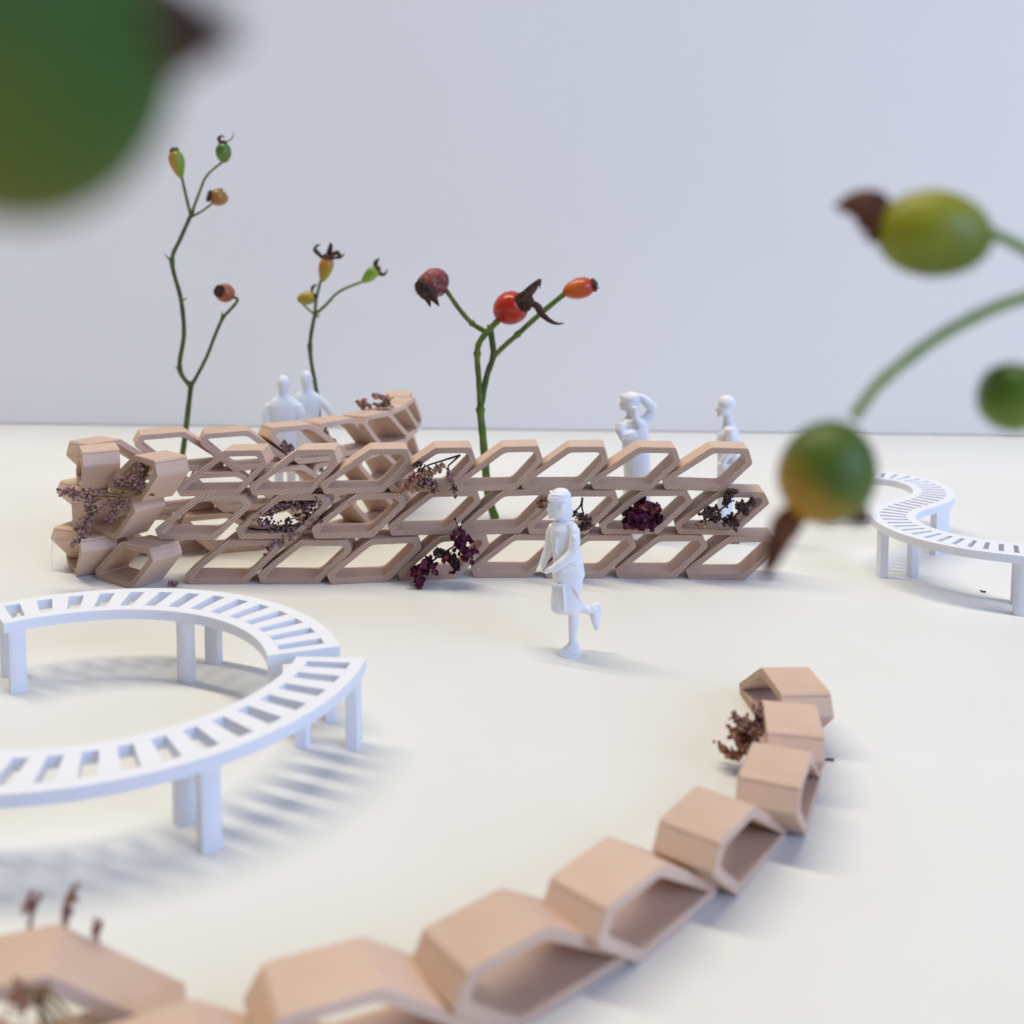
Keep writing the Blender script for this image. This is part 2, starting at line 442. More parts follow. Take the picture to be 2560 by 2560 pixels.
bench('curved_bench', 'farther of the two curved white slatted benches at the left, nearest the tall wall',
      arc(-5.70, 12.42, RB, 19, 129), 14, [(0.035, (-1, 1)), (0.49, (-1, 1)), (0.965, (-1, 1))])
bench('curved_bench', 'nearer curved white slatted bench at the left, its slats throwing striped shadows',
      arc(-5.46, 13.29, RB, -1.5, -104), 14, [(0.041, (-1, 1)), (0.476, (-1, 1)), (0.965, (-1, 1))], width=0.93)
sl = spline([Vector((q[0], q[1], 0)) for q in [(9.75, 17.96), (9.5, 17.98), (9.1, 18.10), (8.42, 18.46), (7.88, 19.05), (7.66, 19.75), (7.72, 20.45), (8.10, 21.05), (8.62, 21.50), (9.12, 21.98), (9.42, 22.6), (9.45, 23.3), (9.15, 23.9), (8.6, 24.22), (7.9, 24.3), (7.2, 24.2)]], 6)
bench('winding_bench', 'white slatted bench winding in an S behind the rose hips at the right edge',
      [Vector((q.x, q.y)) for q in sl], 40, [(0.062, (-1, 1)), (0.32, (-1, 1)), (0.97, (-1, 1))], slotfrac=0.36, plates=(0.56,), width=0.86)

# ------------------------------------------------------------------ white figures
def figure(loc, label, mb, voxel=0.026, pose=None):
    me = bpy.data.meshes.new('figurine'); me.from_pydata([tuple(v-Vector(loc)) for v in mb.v], [], mb.f)
    bm = bmesh.new(); bm.from_mesh(me); bmesh.ops.recalc_face_normals(bm, faces=bm.faces); bm.to_mesh(me); bm.free()
    o = bpy.data.objects.new('figurine', me); COL.objects.link(o)
    rm = o.modifiers.new('r', 'REMESH'); rm.mode = 'VOXEL'; rm.voxel_size = voxel
    sm = o.modifiers.new('s', 'SMOOTH'); sm.factor = 0.5; sm.iterations = 3
    dg = bpy.context.evaluated_depsgraph_get()
    me2 = bpy.data.meshes.new_from_object(o.evaluated_get(dg)); o.modifiers.clear(); o.data = me2
    me2.name = 'figurine'; me2.materials.clear(); me2.materials.append(M['fig'])
    for p_ in me2.polygons: p_.use_smooth = True
    o.location = loc
    return tag(o, label, 'figurine', 'white miniature people')
class MBS(MB):
    def __init__(s, rs): MB.__init__(s); s.rs = rs
    def tube(s, pts, rad, seg=10, cap=True):
        MB.tube(s, pts, [r*s.rs for r in rad] if isinstance(rad, (list, tuple)) else rad*s.rs, seg, cap)
    def ellipsoid(s, c, r, seg=14, rings=9, rot=None):
        MB.ellipsoid(s, c, [a*s.rs for a in r], seg, rings, rot)
def fxy(ox, oy, sc, foot, Y, ds=1.0):
    """reader: a point of an enlarged crop (origin ox, oy, factor sc) at depth Y+dy"""
    return lambda zx, zy, dy=0.0: A(ox+zx/sc, oy+zy/sc, Y+dy*ds)

# running child
Y0 = G(1430, 1636).y; q = fxy(1280, 1180, 3.864, 0, Y0, 0.62)
m = MBS(0.60)
def sec(zx0, zx1, zy, ry, dy=0.0, e=0.85):
    a, b = q(zx0, zy, dy), q(zx1, zy, dy); return ((a.x+b.x)/2, a.y, a.z, (b.x-a.x)/2, ry*0.62, e)
# head: skull under a snug cap, face to the left
m.loft([sec(400, 525, 448, 0.15, 0, .95), sec(372, 540, 425, 0.20, 0, .95), sec(360, 556, 385, 0.225, 0, .95), sec(357, 566, 340, 0.24, 0, .95), sec(356, 570, 295, 0.255, 0, .95), sec(358, 574, 250, 0.26, 0, .95),
        sec(372, 568, 210, 0.25, 0, .95), sec(398, 546, 178, 0.2, 0, .95), sec(430, 515, 160, 0.12, 0, .95)], 24)
m.tube([q(362, 318), q(344, 366), q(356, 380)], [0.03, 0.05, 0.035], 8)          # nose
m.tube([q(361, 402, -0.06), q(354, 404, 0), q(361, 402, 0.06)], 0.03, 6)        # lips
m.tube([q(372, 438, -0.05), q(366, 438, 0.05)], 0.05, 8)                        # chin
m.tube([q(360, 312, -0.13), q(354, 310, 0), q(360, 312, 0.13)], 0.03, 6)        # brow
m.ellipsoid(q(480, 335, -0.25), (0.07, 0.05, 0.10))                              # ear
m.tube([q(352, 262, 0.0), q(366, 256, -0.19), q(440, 262, -0.27), q(520, 285, -0.24), q(576, 310, -0.05)], 0.045, 8)  # cap seams
m.tube([q(360, 226, 0.0), q(390, 218, -0.20), q(470, 222, -0.27), q(550, 235, -0.14)], 0.035, 8)
m.tube([q(562, 340, 0), q(560, 400, 0), q(545, 450, 0)], [0.08, 0.09, 0.07], 10)  # hair at the nape
m.loft([sec(432, 552, 510, 0.16), sec(425, 548, 440, 0.16), sec(425, 548, 400, 0.16)])      # neck
m.loft([sec(386, 692, 1012, 0.34), sec(388, 706, 990, 0.36), sec(392, 700, 960, 0.35), sec(400, 690, 880, 0.34), sec(392, 668, 800, 0.33), sec(380, 655, 690, 0.35),
        sec(366, 652, 600, 0.38), sec(370, 640, 540, 0.40), sec(388, 618, 500, 0.35), sec(430, 565, 476, 0.2)], 28)   # jacket
m.loft([sec(400, 690, 1000, 0.32), sec(388, 684, 1080, 0.33), sec(378, 672, 1180, 0.34), sec(372, 664, 1260, 0.33), sec(376, 654, 1320, 0.31), sec(396, 644, 1348, 0.27)], 28)   # shorts
m.tube([q(470, 1090, -0.36), q(490, 1100, -0.37), q(500, 1200, -0.38), q(505, 1335, -0.34)], 0.03, 6)           # trouser crease
m.tube([q(384, 1090, -0.1), q(430, 1092, -0.34), q(480, 1096, -0.36)], 0.03, 6)
m.tube([q(596, 1290, 0.02), q(594, 1380, 0.02), q(594, 1460, 0.0), q(588, 1560, 0.0), q(586, 1640, 0.0), q(590, 1700, 0)], [0.165, 0.15, 0.14, 0.115, 0.10, 0.12], 14)   # standing leg
m.loft([sec(440, 650, 1789, 0.15), sec(432, 656, 1768, 0.17), sec(440, 656, 1740, 0.16), sec(480, 654, 1705, 0.14), sec(530, 652, 1672, 0.13), sec(548, 640, 1640, 0.11)])      # shoe
m.tube([q(640, 1300, 0.2), q(690, 1318, 0.2), q(740, 1342, 0.2), q(780, 1352, 0.2)], [0.15, 0.125, 0.10, 0.09], 12)           # lifted shin
m.tube([q(828, 1296, 0.2), q(806, 1320, 0.2), q(795, 1370, 0.2), q(800, 1430, 0.2), q(812, 1490, 0.2), q(815, 1530, 0.2)], [0.05, 0.11, 0.125, 0.11, 0.075, 0.04], 12)   # lifted shoe
m.tube([q(760, 1300, 0.2), q(838, 1278, 0.2), q(848, 1300, 0.2), q(846, 1400, 0.2), q(826, 1530, 0.2)], [0.06, 0.06, 0.05, 0.04, 0.03], 8)
# near arm
m.tube([q(570, 515, -0.26), q(602, 570, -0.36), q(606, 680, -0.44), q(590, 770, -0.47), q(540, 830, -0.50), q(470, 885, -0.52), q(408, 930, -0.50), q(385, 942, -0.50)], [0.13, 0.155, 0.15, 0.145, 0.135, 0.12, 0.105, 0.085], 14)
m.tube([q(395, 935, -0.50), q(360, 948, -0.50), q(336, 958, -0.50)], [0.08, 0.075, 0.05], 10)
for k in range(4): m.tube([q(350, 938+k*11, -0.54+k*0.03), q(326, 946+k*10, -0.54+k*0.03), q(312, 962+k*6, -0.52+k*0.03)], [0.032, 0.03, 0.022], 7)
m.tube([q(372, 930, -0.55), q(345, 920, -0.56)], [0.04, 0.026], 7)
# far arm
m.tube([q(400, 520, 0.30), q(374, 590, 0.38), q(362, 680, 0.4), q(345, 760, 0.4), q(315, 840, 0.38), q(290, 900, 0.34), q(282, 922, 0.3)], [0.13, 0.14, 0.13, 0.125, 0.115, 0.10, 0.085], 14)
m.tube([q(284, 915, 0.30), q(262, 945, 0.26), q(252, 960, 0.24)], [0.085, 0.08, 0.05], 10)
for k in range(4): m.tube([q(264, 944, 0.34-k*0.05), q(240, 954, 0.33-k*0.05), q(226, 968, 0.31-k*0.05)], [0.032, 0.03, 0.02], 7)
m.tube([q(280, 945, 0.2), q(300, 966, 0.14), q(322, 968, 0.05)], [0.036, 0.032, 0.022], 7)
# collar, zip, sleeve and jacket folds
m.tube([q(402, 492, -0.10), q(440, 506, -0.26), q(520, 496, -0.26), q(572, 478, -0.1)], 0.035, 7)
m.tube([q(398, 520, -0.2), q(392, 700, -0.22), q(404, 860, -0.24), q(396, 985, -0.2)], 0.022, 6)
for (a, b, c_) in (((560, 580), (606, 640), (640, 620)), ((560, 640), (606, 700), (640, 690)), ((552, 720), (600, 750), (640, 730)), ((500, 800), (540, 850), (590, 840)), ((450, 850), (480, 900), (520, 900))):
    m.tube([q(*a, -0.42), q(*b, -0.58), q(*c_, -0.46)], [0.02, 0.04, 0.02], 6)
for (a, b, c_) in (((560, 880), (620, 900), (690, 880)), ((470, 950), (560, 930), (660, 950)), ((600, 1120), (640, 1180), (660, 1260)), ((430, 640), (420, 760), (450, 840))):
    m.tube([q(*a, -0.36), q(*b, -0.35), q(*c_, -0.2)], [0.02, 0.035, 0.015], 6)
figure((G(1430, 1636).x, Y0, 0), 'white figurine of a running child in shorts, one foot kicked up behind', m, 0.0175)
# thin glue pad under the shoe
mm_ = MB(); c0 = G(1424, 1637); mm_.loft([(c0.x, c0.y, 0.0, 0.185, 0.13), (c0.x, c0.y, 0.02, 0.18, 0.125), (c0.x, c0.y, 0.03, 0.14, 0.09)], 24)
tag(mm_.build('adhesive_disc', M['bench']), "small whitish disc of glue under the running child's shoe", 'glue dot')

# woman shading her eyes
Y1 = 22.55; q = fxy(1500, 950, 4.83, 0, Y1, 0.85)
def sec(zx0, zx1, zy, ry, dy=0.0, e=0.9):
    a, b = q(zx0, zy, dy), q(zx1, zy, dy); return ((a.x+b.x)/2, Y1+dy, max(a.z, 0), (b.x-a.x)/2, ry*0.85, e)
m = MBS(0.95)
m.ellipsoid(q(365, 265), (0.225, 0.2, 0.25), 18, 12); m.ellipsoid(q(375, 225), (0.235, 0.21, 0.16), 18, 10)
m.tube([q(262, 260), q(242, 300), q(262, 312)], [0.03, 0.04, 0.03], 8); m.ellipsoid(q(290, 335), (0.1, 0.1, 0.07))
m.tube([q(300, 215), q(250, 195), q(240, 215)], [0.07, 0.05, 0.03], 8)           # cap peak
m.loft([sec(320, 450, 500, 0.13), sec(320, 420, 400, 0.12), sec(310, 410, 330, 0.12)])
m.loft([sec(270, 560, 1900, 0.26), sec(255, 600, 1640, 0.27), sec(290, 620, 1180, 0.29), sec(270, 600, 900, 0.28), sec(262, 585, 760, 0.28), sec(240, 590, 640, 0.3), sec(235, 575, 540, 0.32), sec(260, 545, 480, 0.28), sec(320, 470, 440, 0.14)])
m.tube([q(540, 500, 0.1), q(590, 440, 0.1), q(630, 375, 0.08), q(640, 350, 0.05)], [0.15, 0.14, 0.12, 0.11], 12)
m.tube([q(638, 350, 0.05), q(570, 270, -0.02), q(500, 205, -0.05), q(460, 195, -0.08)], [0.13, 0.12, 0.09, 0.07], 12)
for k in range(4): m.tube([q(470, 192+k*9, -0.1), q(430, 190+k*11, -0.16), q(400, 200+k*12, -0.2)], [0.035, 0.03, 0.02], 6)
m.tube([q(250, 520, -0.2), q(245, 600, -0.25), q(275, 680, -0.28), q(350, 660, -0.32), q(430, 640, -0.32)], [0.12, 0.13, 0.12, 0.1, 0.08], 12)
m.tube([q(500, 520, -0.25), q(470, 560, -0.3), q(440, 480, -0.32), q(425, 400, -0.3)], [0.12, 0.11, 0.09, 0.07], 12)
m.ellipsoid(q(415, 370, -0.3), (0.09, 0.05, 0.08)); 
for k in range(4): m.tube([q(400+k*14, 365, -0.33), q(396+k*14, 335, -0.34), q(394+k*14, 318, -0.3)], [0.03, 0.026, 0.018], 6)
for dx in (-60, 60): m.loft([sec(380+dx, 470+dx, 1925, 0.16), sec(370+dx, 480+dx, 1890, 0.17), sec(390+dx, 470+dx, 1840, 0.12)])
figure((q(430, 900).x, Y1, 0), 'white figurine of a long-coated woman lifting one arm to her head beyond the wall', m, 0.022)

# slim standing figure at the right
Y2 = 22.5; q = fxy(1500, 950, 4.83, 0, Y2, 0.85)
def sec(zx0, zx1, zy, ry, dy=0.0, e=0.9):
    a, b = q(zx0, zy, dy), q(zx1, zy, dy); return ((a.x+b.x)/2, Y2+dy, max(a.z, 0), (b.x-a.x)/2, ry*0.85, e)
m = MBS(0.95)
m.ellipsoid(q(1530, 280), (0.215, 0.19, 0.19), 18, 12); m.ellipsoid(q(1490, 350), (0.155, 0.15, 0.17), 16, 10)
m.ellipsoid(q(1595, 290), (0.09, 0.13, 0.14)); m.tube([q(1415, 330), q(1400, 368), q(1412, 378)], [0.025, 0.036, 0.02], 8)
m.ellipsoid(q(1440, 425), (0.07, 0.08, 0.05))
m.loft([sec(1480, 1600, 540, 0.12), sec(1490, 1600, 470, 0.11), sec(1500, 1590, 400, 0.11)])
m.loft([sec(1430, 1640, 1060, 0.22), sec(1415, 1650, 950, 0.23), sec(1410, 1655, 850, 0.23), sec(1400, 1680, 730, 0.26), sec(1420, 1670, 650, 0.3), sec(1470, 1650, 570, 0.28), sec(1500, 1620, 520, 0.16)])
for dy, x0 in ((-0.11, 0), (0.12, 60)):
    m.tube([q(1500+x0, 1000, dy), q(1490+x0, 1250, dy), q(1480+x0, 1500, dy), q(1480+x0, 1750, dy), q(1485+x0, 1900, dy)], [0.17, 0.15, 0.125, 0.11, 0.09], 12)
    m.tube([q(1500+x0, 1915, dy), q(1440+x0, 1925, dy), q(1400+x0, 1935, dy)], [0.08, 0.075, 0.05], 10)
m.tube([q(1570, 590, -0.25), q(1590, 700, -0.32), q(1560, 850, -0.34), q(1500, 960, -0.33), q(1475, 1000, -0.3)], [0.12, 0.11, 0.1, 0.08, 0.07], 12)
m.tube([q(1600, 590, 0.25), q(1640, 720, 0.3), q(1650, 900, 0.3), q(1610, 1050, 0.26)], [0.12, 0.11, 0.1, 0.08], 12)
m.tube([q(1600, 850, -0.2), q(1640, 1000, -0.2), q(1630, 1150, -0.18)], [0.12, 0.17, 0.1], 12)
for k in range(4): m.tube([q(1485, 985+k*9, -0.32), q(1468, 1003+k*9, -0.32), q(1462, 1022+k*7, -0.3)], [0.028, 0.025, 0.018], 6)
figure((q(1540, 900).x, Y2, 0), 'slim white figurine facing left beyond the right end of the wall', m, 0.022)

# two men behind the wall
def man(cx_px, head_px, Y, label, akimbo=False, back=False, sh=0.44, lean=0.0):
    zt = A(cx_px, head_px, Y).z; X = A(cx_px, head_px, Y).x; s = zt/3.3; m = MB()
    v = lambda x, y, z: Vector((X+x*s, Y+y*s, z*s))
    m.ellipsoid(v(0, 0, 3.09), (0.155*s, 0.185*s, 0.205*s), 18, 12); m.ellipsoid(v(0, -0.03 if not back else 0, 2.98), (0.125*s, 0.15*s, 0.16*s), 16, 10)
    f = 1 if back else -1
    m.tube([v(0, f*0.17, 3.07), v(0, f*0.21, 3.0), v(0, f*0.17, 2.97)], [0.02*s, 0.03*s, 0.02*s], 8)
    for e in (-1, 1): m.ellipsoid(v(e*0.155, 0, 3.05), (0.025*s, 0.04*s, 0.06*s), 8, 6)
    bk = 0.03 if back else 0
    m.tube([v(0, 0, 2.62), v(0, 0, 2.75), v(0, 0, 2.95)], [0.17*s, 0.125*s, 0.12*s], 12)
    L = lambda x, z, rx, ry: (X+x*s, Y, z*s, rx*s, ry*s, 0.85)
    m.loft([L(0, 1.35, 0.30, 0.21), L(0, 1.65, 0.31, 0.22), L(0, 1.95, 0.30+bk, 0.21), L(0, 2.3, 0.36+bk, 0.23), L(0, 2.50, 0.40+bk, 0.22), L(0, 2.62, 0.36, 0.19), L(0, 2.70, 0.26, 0.15), L(0, 2.78, 0.13, 0.12)])
    for e in (-1, 1):
        m.tube([v(e*0.14, 0, 1.6), v(e*0.16, 0, 0.85), v(e*0.17, 0.03, 0.12)], [0.18*s, 0.13*s, 0.09*s], 12)
        m.tube([v(e*0.17, -f*0.05, 0.07), v(e*0.19, f*0.12, 0.06), v(e*0.2, f*0.24, 0.05)], [0.08*s, 0.08*s, 0.05*s], 10)
        if akimbo:
            m.tube([v(e*0.32, 0, 2.53), v(e*0.50, 0, 2.35), v(e*0.66, 0.02, 2.08), v(e*0.52, -0.03, 1.86), v(e*0.34, -0.08, 1.7)], [0.11*s, 0.105*s, 0.095*s, 0.08*s, 0.07*s], 12)
            ph = v(e*0.32, -0.1, 1.68)
        else:
            m.tube([v(e*0.34, 0, 2.52), v(e*0.42, 0, 2.3), v(e*0.43, -0.03, 2.0), v(e*0.38, f*0.14, 1.75), v(e*0.3, f*0.25, 1.68)], [0.14*s, 0.15*s, 0.135*s, 0.11*s, 0.08*s], 12)
            ph = v(e*0.24, f*0.3, 1.68)
        m.ellipsoid(ph, (0.07*s, 0.05*s, 0.075*s), 8, 6)
        for k in range(4): m.tube([ph+Vector((-0.04+k*0.027, 0, 0))*s, ph+Vector((-0.045*e-0.04+k*0.027, f*0.03, -0.07))*s, ph+Vector((-0.05*e-0.04+k*0.027, f*0.02, -0.11))*s], [0.02*s, 0.018*s, 0.013*s], 6)
    return figure((X, Y, 0), label, m, 0.03)
man(708, 937, 26.1, 'white figurine of a broad man seen from behind, left of the pair', back=True)
man(766, 926, 27.1, 'white figurine of a man with hand on hip, right of the pair', akimbo=True)

# ------------------------------------------------------------------ rose hips
def frame_of(ax):
    ax = ax.normalized(); x = ax.orthogonal().normalized(); y = ax.cross(x); return x, y, ax
def hip(rt, c, r, length, ax, mat, seg=28, neck=0.35, calyx=0.3, sep=None, sepmat=None, disc=True, dent=0.0):
    """egg of radius r and total length, axis ax points from stalk to calyx"""
    x, y, z = frame_of(Vector(ax)); c = Vector(c); m = MB(); vs = []; fs = []; N = 22
    rnd = random.Random(int(c.x*1000) & 1023)
    ph = [rnd.uniform(0, 6.28) for _ in range(4)]
    for i in range(N+1):
        a = math.pi*i/N; zz = -math.cos(a)*length/2
        rr = r*math.sin(a)*(1+neck*(-0.28+0.28*(-math.cos(a)))) if True else 0
        for j in range(seg):
            b = 2*math.pi*j/seg
            k = 1+0.012*math.sin(3*b+ph[0])+0.01*math.sin(5*b+ph[1]+a*2)+dent*(0.05*math.sin(7*b+ph[2]+2.5*a)+0.04*math.sin(4*a*2+ph[3]+2*b))
            vs.append(c+x*(rr*k*math.cos(b))+y*(rr*k*math.sin(b))+z*zz)
    for i in range(N):
        for j in range(seg):
            fs.append((i*seg+j, i*seg+(j+1) % seg, (i+1)*seg+(j+1) % seg, (i+1)*seg+j))
    m.add(vs, fs); h = m.build('rose_hip', mat, rt, angle=180)
    e = c+z*length/2
    if disc:
        m = MB(); cr = r*calyx
        m.tube([e-z*length*0.06, e+z*r*0.06, e+z*r*0.16, e+z*r*0.18], [cr*1.15, cr*1.1, cr*0.8, cr*0.3], 14)
        for k in range(26):
            b = rnd.uniform(0, 6.28); q_ = cr*rnd.uniform(0.2, 0.9)
            p0 = e+x*q_*math.cos(b)+y*q_*math.sin(b)+z*r*0.12
            m.tube([p0, p0+z*r*rnd.uniform(0.1, 0.25)+x*rnd.uniform(-.05, .05)*r], [r*0.03, r*0.012], 4)
        m.build('calyx', sepmat or M['sepal'], h)
    for (pts, wd) in (sep or []):
        pts = spline(pts, 5); n_ = len(pts); m = MB(); vs = []; fs = []
        for k, p_ in enumerate(pts):
            t_ = (pts[min(k+1, n_-1)]-pts[max(k-1, 0)]).normalized()
            s_ = t_.cross(Vector((0.15, -1, 0.1))).normalized(); nn = s_.cross(t_)
            f = k/(n_-1); ww = wd*(0.55+0.9*f if f < 0.35 else 0.865*(1-(f-0.35)/0.65)**0.8)+0.006*(1 if wd < 0.4 else 2)
            th = wd*0.10+0.004
            vs += [p_-s_*ww, p_+nn*th*2.2, p_+s_*ww, p_-nn*th]
        for k in range(n_-1):
            for j in range(4): fs.append((k*4+j, k*4+(j+1) % 4, (k+1)*4+(j+1) % 4, (k+1)*4+j))
        fs += [(0, 1, 2, 3), ((n_-1)*4+3, (n_-1)*4+2, (n_-1)*4+1, (n_-1)*4)]
        m.add(vs, fs); m.build('sepal', sepmat or M['sepal'], h)
    return h
def stem(rt, pts, r0, r1, mat, nodes=()):
    pts = [Vector(p_) for p_ in pts]; e_ = (pts[-1]-pts[-2]).normalized(); pts[-1] = pts[-1]+e_*(0.16 if pts[-1].y > 12 else 0.03)
    sp = spline(pts, 6); n_ = len(sp)
    rad = [(r0+(r1-r0)*k/(n_-1))*(1+0.05*math.sin(k*1.7)) for k in range(n_)]
    for nd in nodes: rad[min(nd*6, n_-1)] *= 1.35
    m = MB(); m.tube(sp, rad, 10); return m.build('stem', mat, rt, angle=180)
def thorn(rt, p0, p1, r, mat):
    m = MB(); p0, p1 = Vector(p0), Vector(p1); mid = p0.lerp(p1, 0.5)+Vector((0, 0, -0.02))
    m.tube([p0, mid, p1], [r, r*0.6, r*0.12], 7); return m.build('thorn', mat, rt)
HM = dict(
    green_orange=mat_hip('hip_green_orange', srgb(196, 120, 34), srgb(112, 140, 42), (0.9, 0, -0.3)),
    green=mat_hip('hip_green', srgb(92, 122, 40), srgb(70, 104, 34), (0, 0, 1)),
    amber=mat_hip('hip_amber', srgb(150, 108, 34), srgb(138, 84, 30), (-1, 0, 0)),
    orange=mat_hip('hip_orange', srgb(162, 88, 46), srgb(142, 68, 36), (0, 0, -1)),
    yellow_orange=mat_hip('hip_yellow_orange', srgb(150, 132, 34), srgb(186, 108, 28), (-0.2, 0, 1)),
    yellow=mat_hip('hip_yellow', srgb(142, 130, 30), srgb(164, 138, 36), (0, 0, 1)),
    lime=mat_hip('hip_lime', srgb(128, 156, 44), srgb(110, 142, 40), (0, 0, 1)),
    red=mat_hip('hip_red', srgb(186, 48, 14), srgb(158, 24, 8), (0.3, 0, -0.6), 0.25),
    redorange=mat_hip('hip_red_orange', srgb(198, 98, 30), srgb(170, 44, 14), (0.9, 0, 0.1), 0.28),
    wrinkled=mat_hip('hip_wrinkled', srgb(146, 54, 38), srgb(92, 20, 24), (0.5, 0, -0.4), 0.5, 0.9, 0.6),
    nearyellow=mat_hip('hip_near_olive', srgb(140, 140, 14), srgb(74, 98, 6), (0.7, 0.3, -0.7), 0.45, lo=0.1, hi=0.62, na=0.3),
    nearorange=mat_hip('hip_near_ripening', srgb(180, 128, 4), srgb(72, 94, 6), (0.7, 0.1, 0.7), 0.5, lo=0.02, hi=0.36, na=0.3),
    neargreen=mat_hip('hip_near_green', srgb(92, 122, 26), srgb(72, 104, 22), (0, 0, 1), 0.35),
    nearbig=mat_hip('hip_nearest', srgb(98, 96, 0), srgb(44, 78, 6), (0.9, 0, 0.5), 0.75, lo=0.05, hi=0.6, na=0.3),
)
# tall sprig at the left
Y = 27.6; k = Y/2567
P_ = lambda x, y, dy=0.0, Y=Y: A(x, y, Y+dy)
gp = P_(462, 1095); base = Vector((gp.x-0.22, Y, 0))
rt = root('rose_hip_branch', base, 'tall thin branch with four small green and orange rose hips at the left', 'rose hip branch', 'upright rose hip branches')
stem(rt, [base, gp, P_(477, 968)], 0.075, 0.068, M['stemdark'])
stem(rt, [P_(477, 968), P_(449, 921), P_(460, 834), P_(452, 747), P_(430, 654), P_(452, 595), P_(477, 539)], 0.062, 0.052, M['stemdark'], (1, 4))
stem(rt, [P_(477, 539), P_(466, 494), P_(456, 449)], 0.045, 0.038, M['stem'])
stem(rt, [P_(477, 539), P_(499, 480), P_(518, 438), P_(552, 409)], 0.042, 0.03, M['stem'])
stem(rt, [P_(480, 541), P_(505, 528), P_(530, 509)], 0.034, 0.026, M['stem'])
stem(rt, [P_(477, 968), P_(515, 896), P_(535, 845), P_(556, 797), P_(575, 775), P_(593, 753), P_(588, 744), P_(582, 744)], 0.05, 0.036, M['stemdark'], (3,))
thorn(rt, P_(431, 654), P_(411, 634), 0.045, M['stemdark']); thorn(rt, P_(454, 750), P_(468, 744), 0.04, M['stemdark'])
thorn(rt, P_(449, 921), P_(438, 917), 0.04, M['stemdark']); thorn(rt, P_(556, 797), P_(555, 778), 0.05, M['sepal'])
hip(rt, P_(444, 411), 25*k, 72*k, P_(438, 378)-P_(456, 449), HM['green_orange'], neck=1.0, calyx=0.42, sepmat=M['sepalbrown'])
hip(rt, P_(559, 382), 21*k, 50*k, P_(556, 350)-P_(560, 405), HM['green'], calyx=0.45,
    sep=[([P_(553, 358), P_(547, 348), P_(553, 340), P_(562, 343)], 0.05), ([P_(562, 356), P_(575, 350), P_(583, 340), P_(584, 330)], 0.012)])
hip(rt, P_(547, 494), 23*k, 46*k, P_(524, 489)-P_(550, 494)+Vector((0, -0.1, 0)), HM['amber'], calyx=0.6, sep=[([P_(530, 486), P_(545, 476), P_(558, 473)], 0.06), ([P_(528, 494), P_(519, 498), P_(517, 505)], 0.05)])
hip(rt, P_(564, 733), 26*k, 52*k, Vector((-0.35, -0.85, 0.25)), HM['orange'], calyx=0.55)
# middle sprig
Y = 29.5; k = Y/2567
P_ = lambda x, y, dy=0.0, Y=29.5: A(x, y, Y+dy)
gp = P_(797, 1046); base = Vector((gp.x+0.05, Y, 0))
rt = root('rose_hip_branch', base, 'short branch with yellow, orange and green rose hips rising behind the two men', 'rose hip branch', 'upright rose hip branches')
stem(rt, [base, gp, P_(796, 1005), P_(789, 966), P_(775, 868), P_(787, 788)], 0.07, 0.055, M['stemdark'], (4,))
stem(rt, [P_(787, 788), P_(791, 746), P_(800, 710)], 0.05, 0.042, M['stem'])
stem(rt, [P_(787, 788), P_(774, 776), P_(762, 765)], 0.035, 0.03, M['stembright'])
stem(rt, [P_(787, 788), P_(815, 762), P_(850, 728), P_(902, 706)], 0.045, 0.035, M['stem'])
thorn(rt, P_(775, 864), P_(767, 861), 0.06, M['stemdark']); thorn(rt, P_(787, 788), P_(800, 790), 0.06, M['stemdark'])
hip(rt, P_(813, 674), 24*k, 66*k, P_(817, 640)-P_(800, 709), HM['yellow_orange'], neck=1.0, calyx=0.6,
    sep=[([P_(806, 645), P_(796, 634), P_(787, 624), P_(793, 614), P_(803, 612)], 0.07), ([P_(818, 642), P_(824, 628), P_(827, 612), P_(825, 606)], 0.09), ([P_(826, 640), P_(842, 632), P_(848, 640), P_(838, 648)], 0.08), ([P_(836, 645), P_(852, 642), P_(862, 633)], 0.05)])
hip(rt, P_(766, 745), 19*k, 47*k, P_(790, 740)-P_(744, 748), HM['yellow'], calyx=0.4, sep=[([P_(780, 731), P_(781, 720), P_(788, 713), P_(794, 714)], 0.05)])
hip(rt, P_(925, 688), 20*k, 54*k, P_(944, 668)-P_(904, 706), HM['lime'], neck=0.8, calyx=0.5,
    sep=[([P_(938, 668), P_(940, 655), P_(950, 645)], 0.08), ([P_(942, 672), P_(950, 684), P_(962, 685), P_(969, 672)], 0.07)])
# centre sprig with three red hips
base = G(1238, 1297); Y = base.y; k = Y/2567
P_ = lambda x, y, dy=0.0: A(x, y, Y+dy)
rt = root('rose_hip_branch', base, 'branch with three large red rose hips behind the middle of the wall', 'rose hip branch', 'upright rose hip branches')
stem(rt, [base-Vector((0, 0, 0)), P_(1221, 1240), P_(1213, 1160), P_(1207, 1090), P_(1201, 1024), P_(1204, 1000)], 0.105, 0.085, M['stem'], (4,))
stem(rt, [P_(1200, 1012, -0.05), P_(1197, 950, -0.05), P_(1193, 884, -0.1), P_(1204, 847, -0.1), P_(1241, 806, -0.15)], 0.065, 0.075, M['stem'], (2,))
stem(rt, [P_(1204, 1008), P_(1217, 940), P_(1233, 890), P_(1230, 850), P_(1227, 828)], 0.075, 0.075, M['stemdark'])
stem(rt, [P_(1230, 834, 0.05), P_(1212, 828, 0.1), P_(1180, 808, 0.1), P_(1150, 775, 0.1), P_(1122, 735, 0.05)], 0.065, 0.055, M['stem'], (2,))
stem(rt, [P_(1234, 892), P_(1262, 864), P_(1294, 836), P_(1350, 785, 0.1), P_(1412, 734, 0.1)], 0.06, 0.065, M['stem'], (2,))
thorn(rt, P_(1220, 1263), P_(1188, 1250), 0.07, M['stem'])
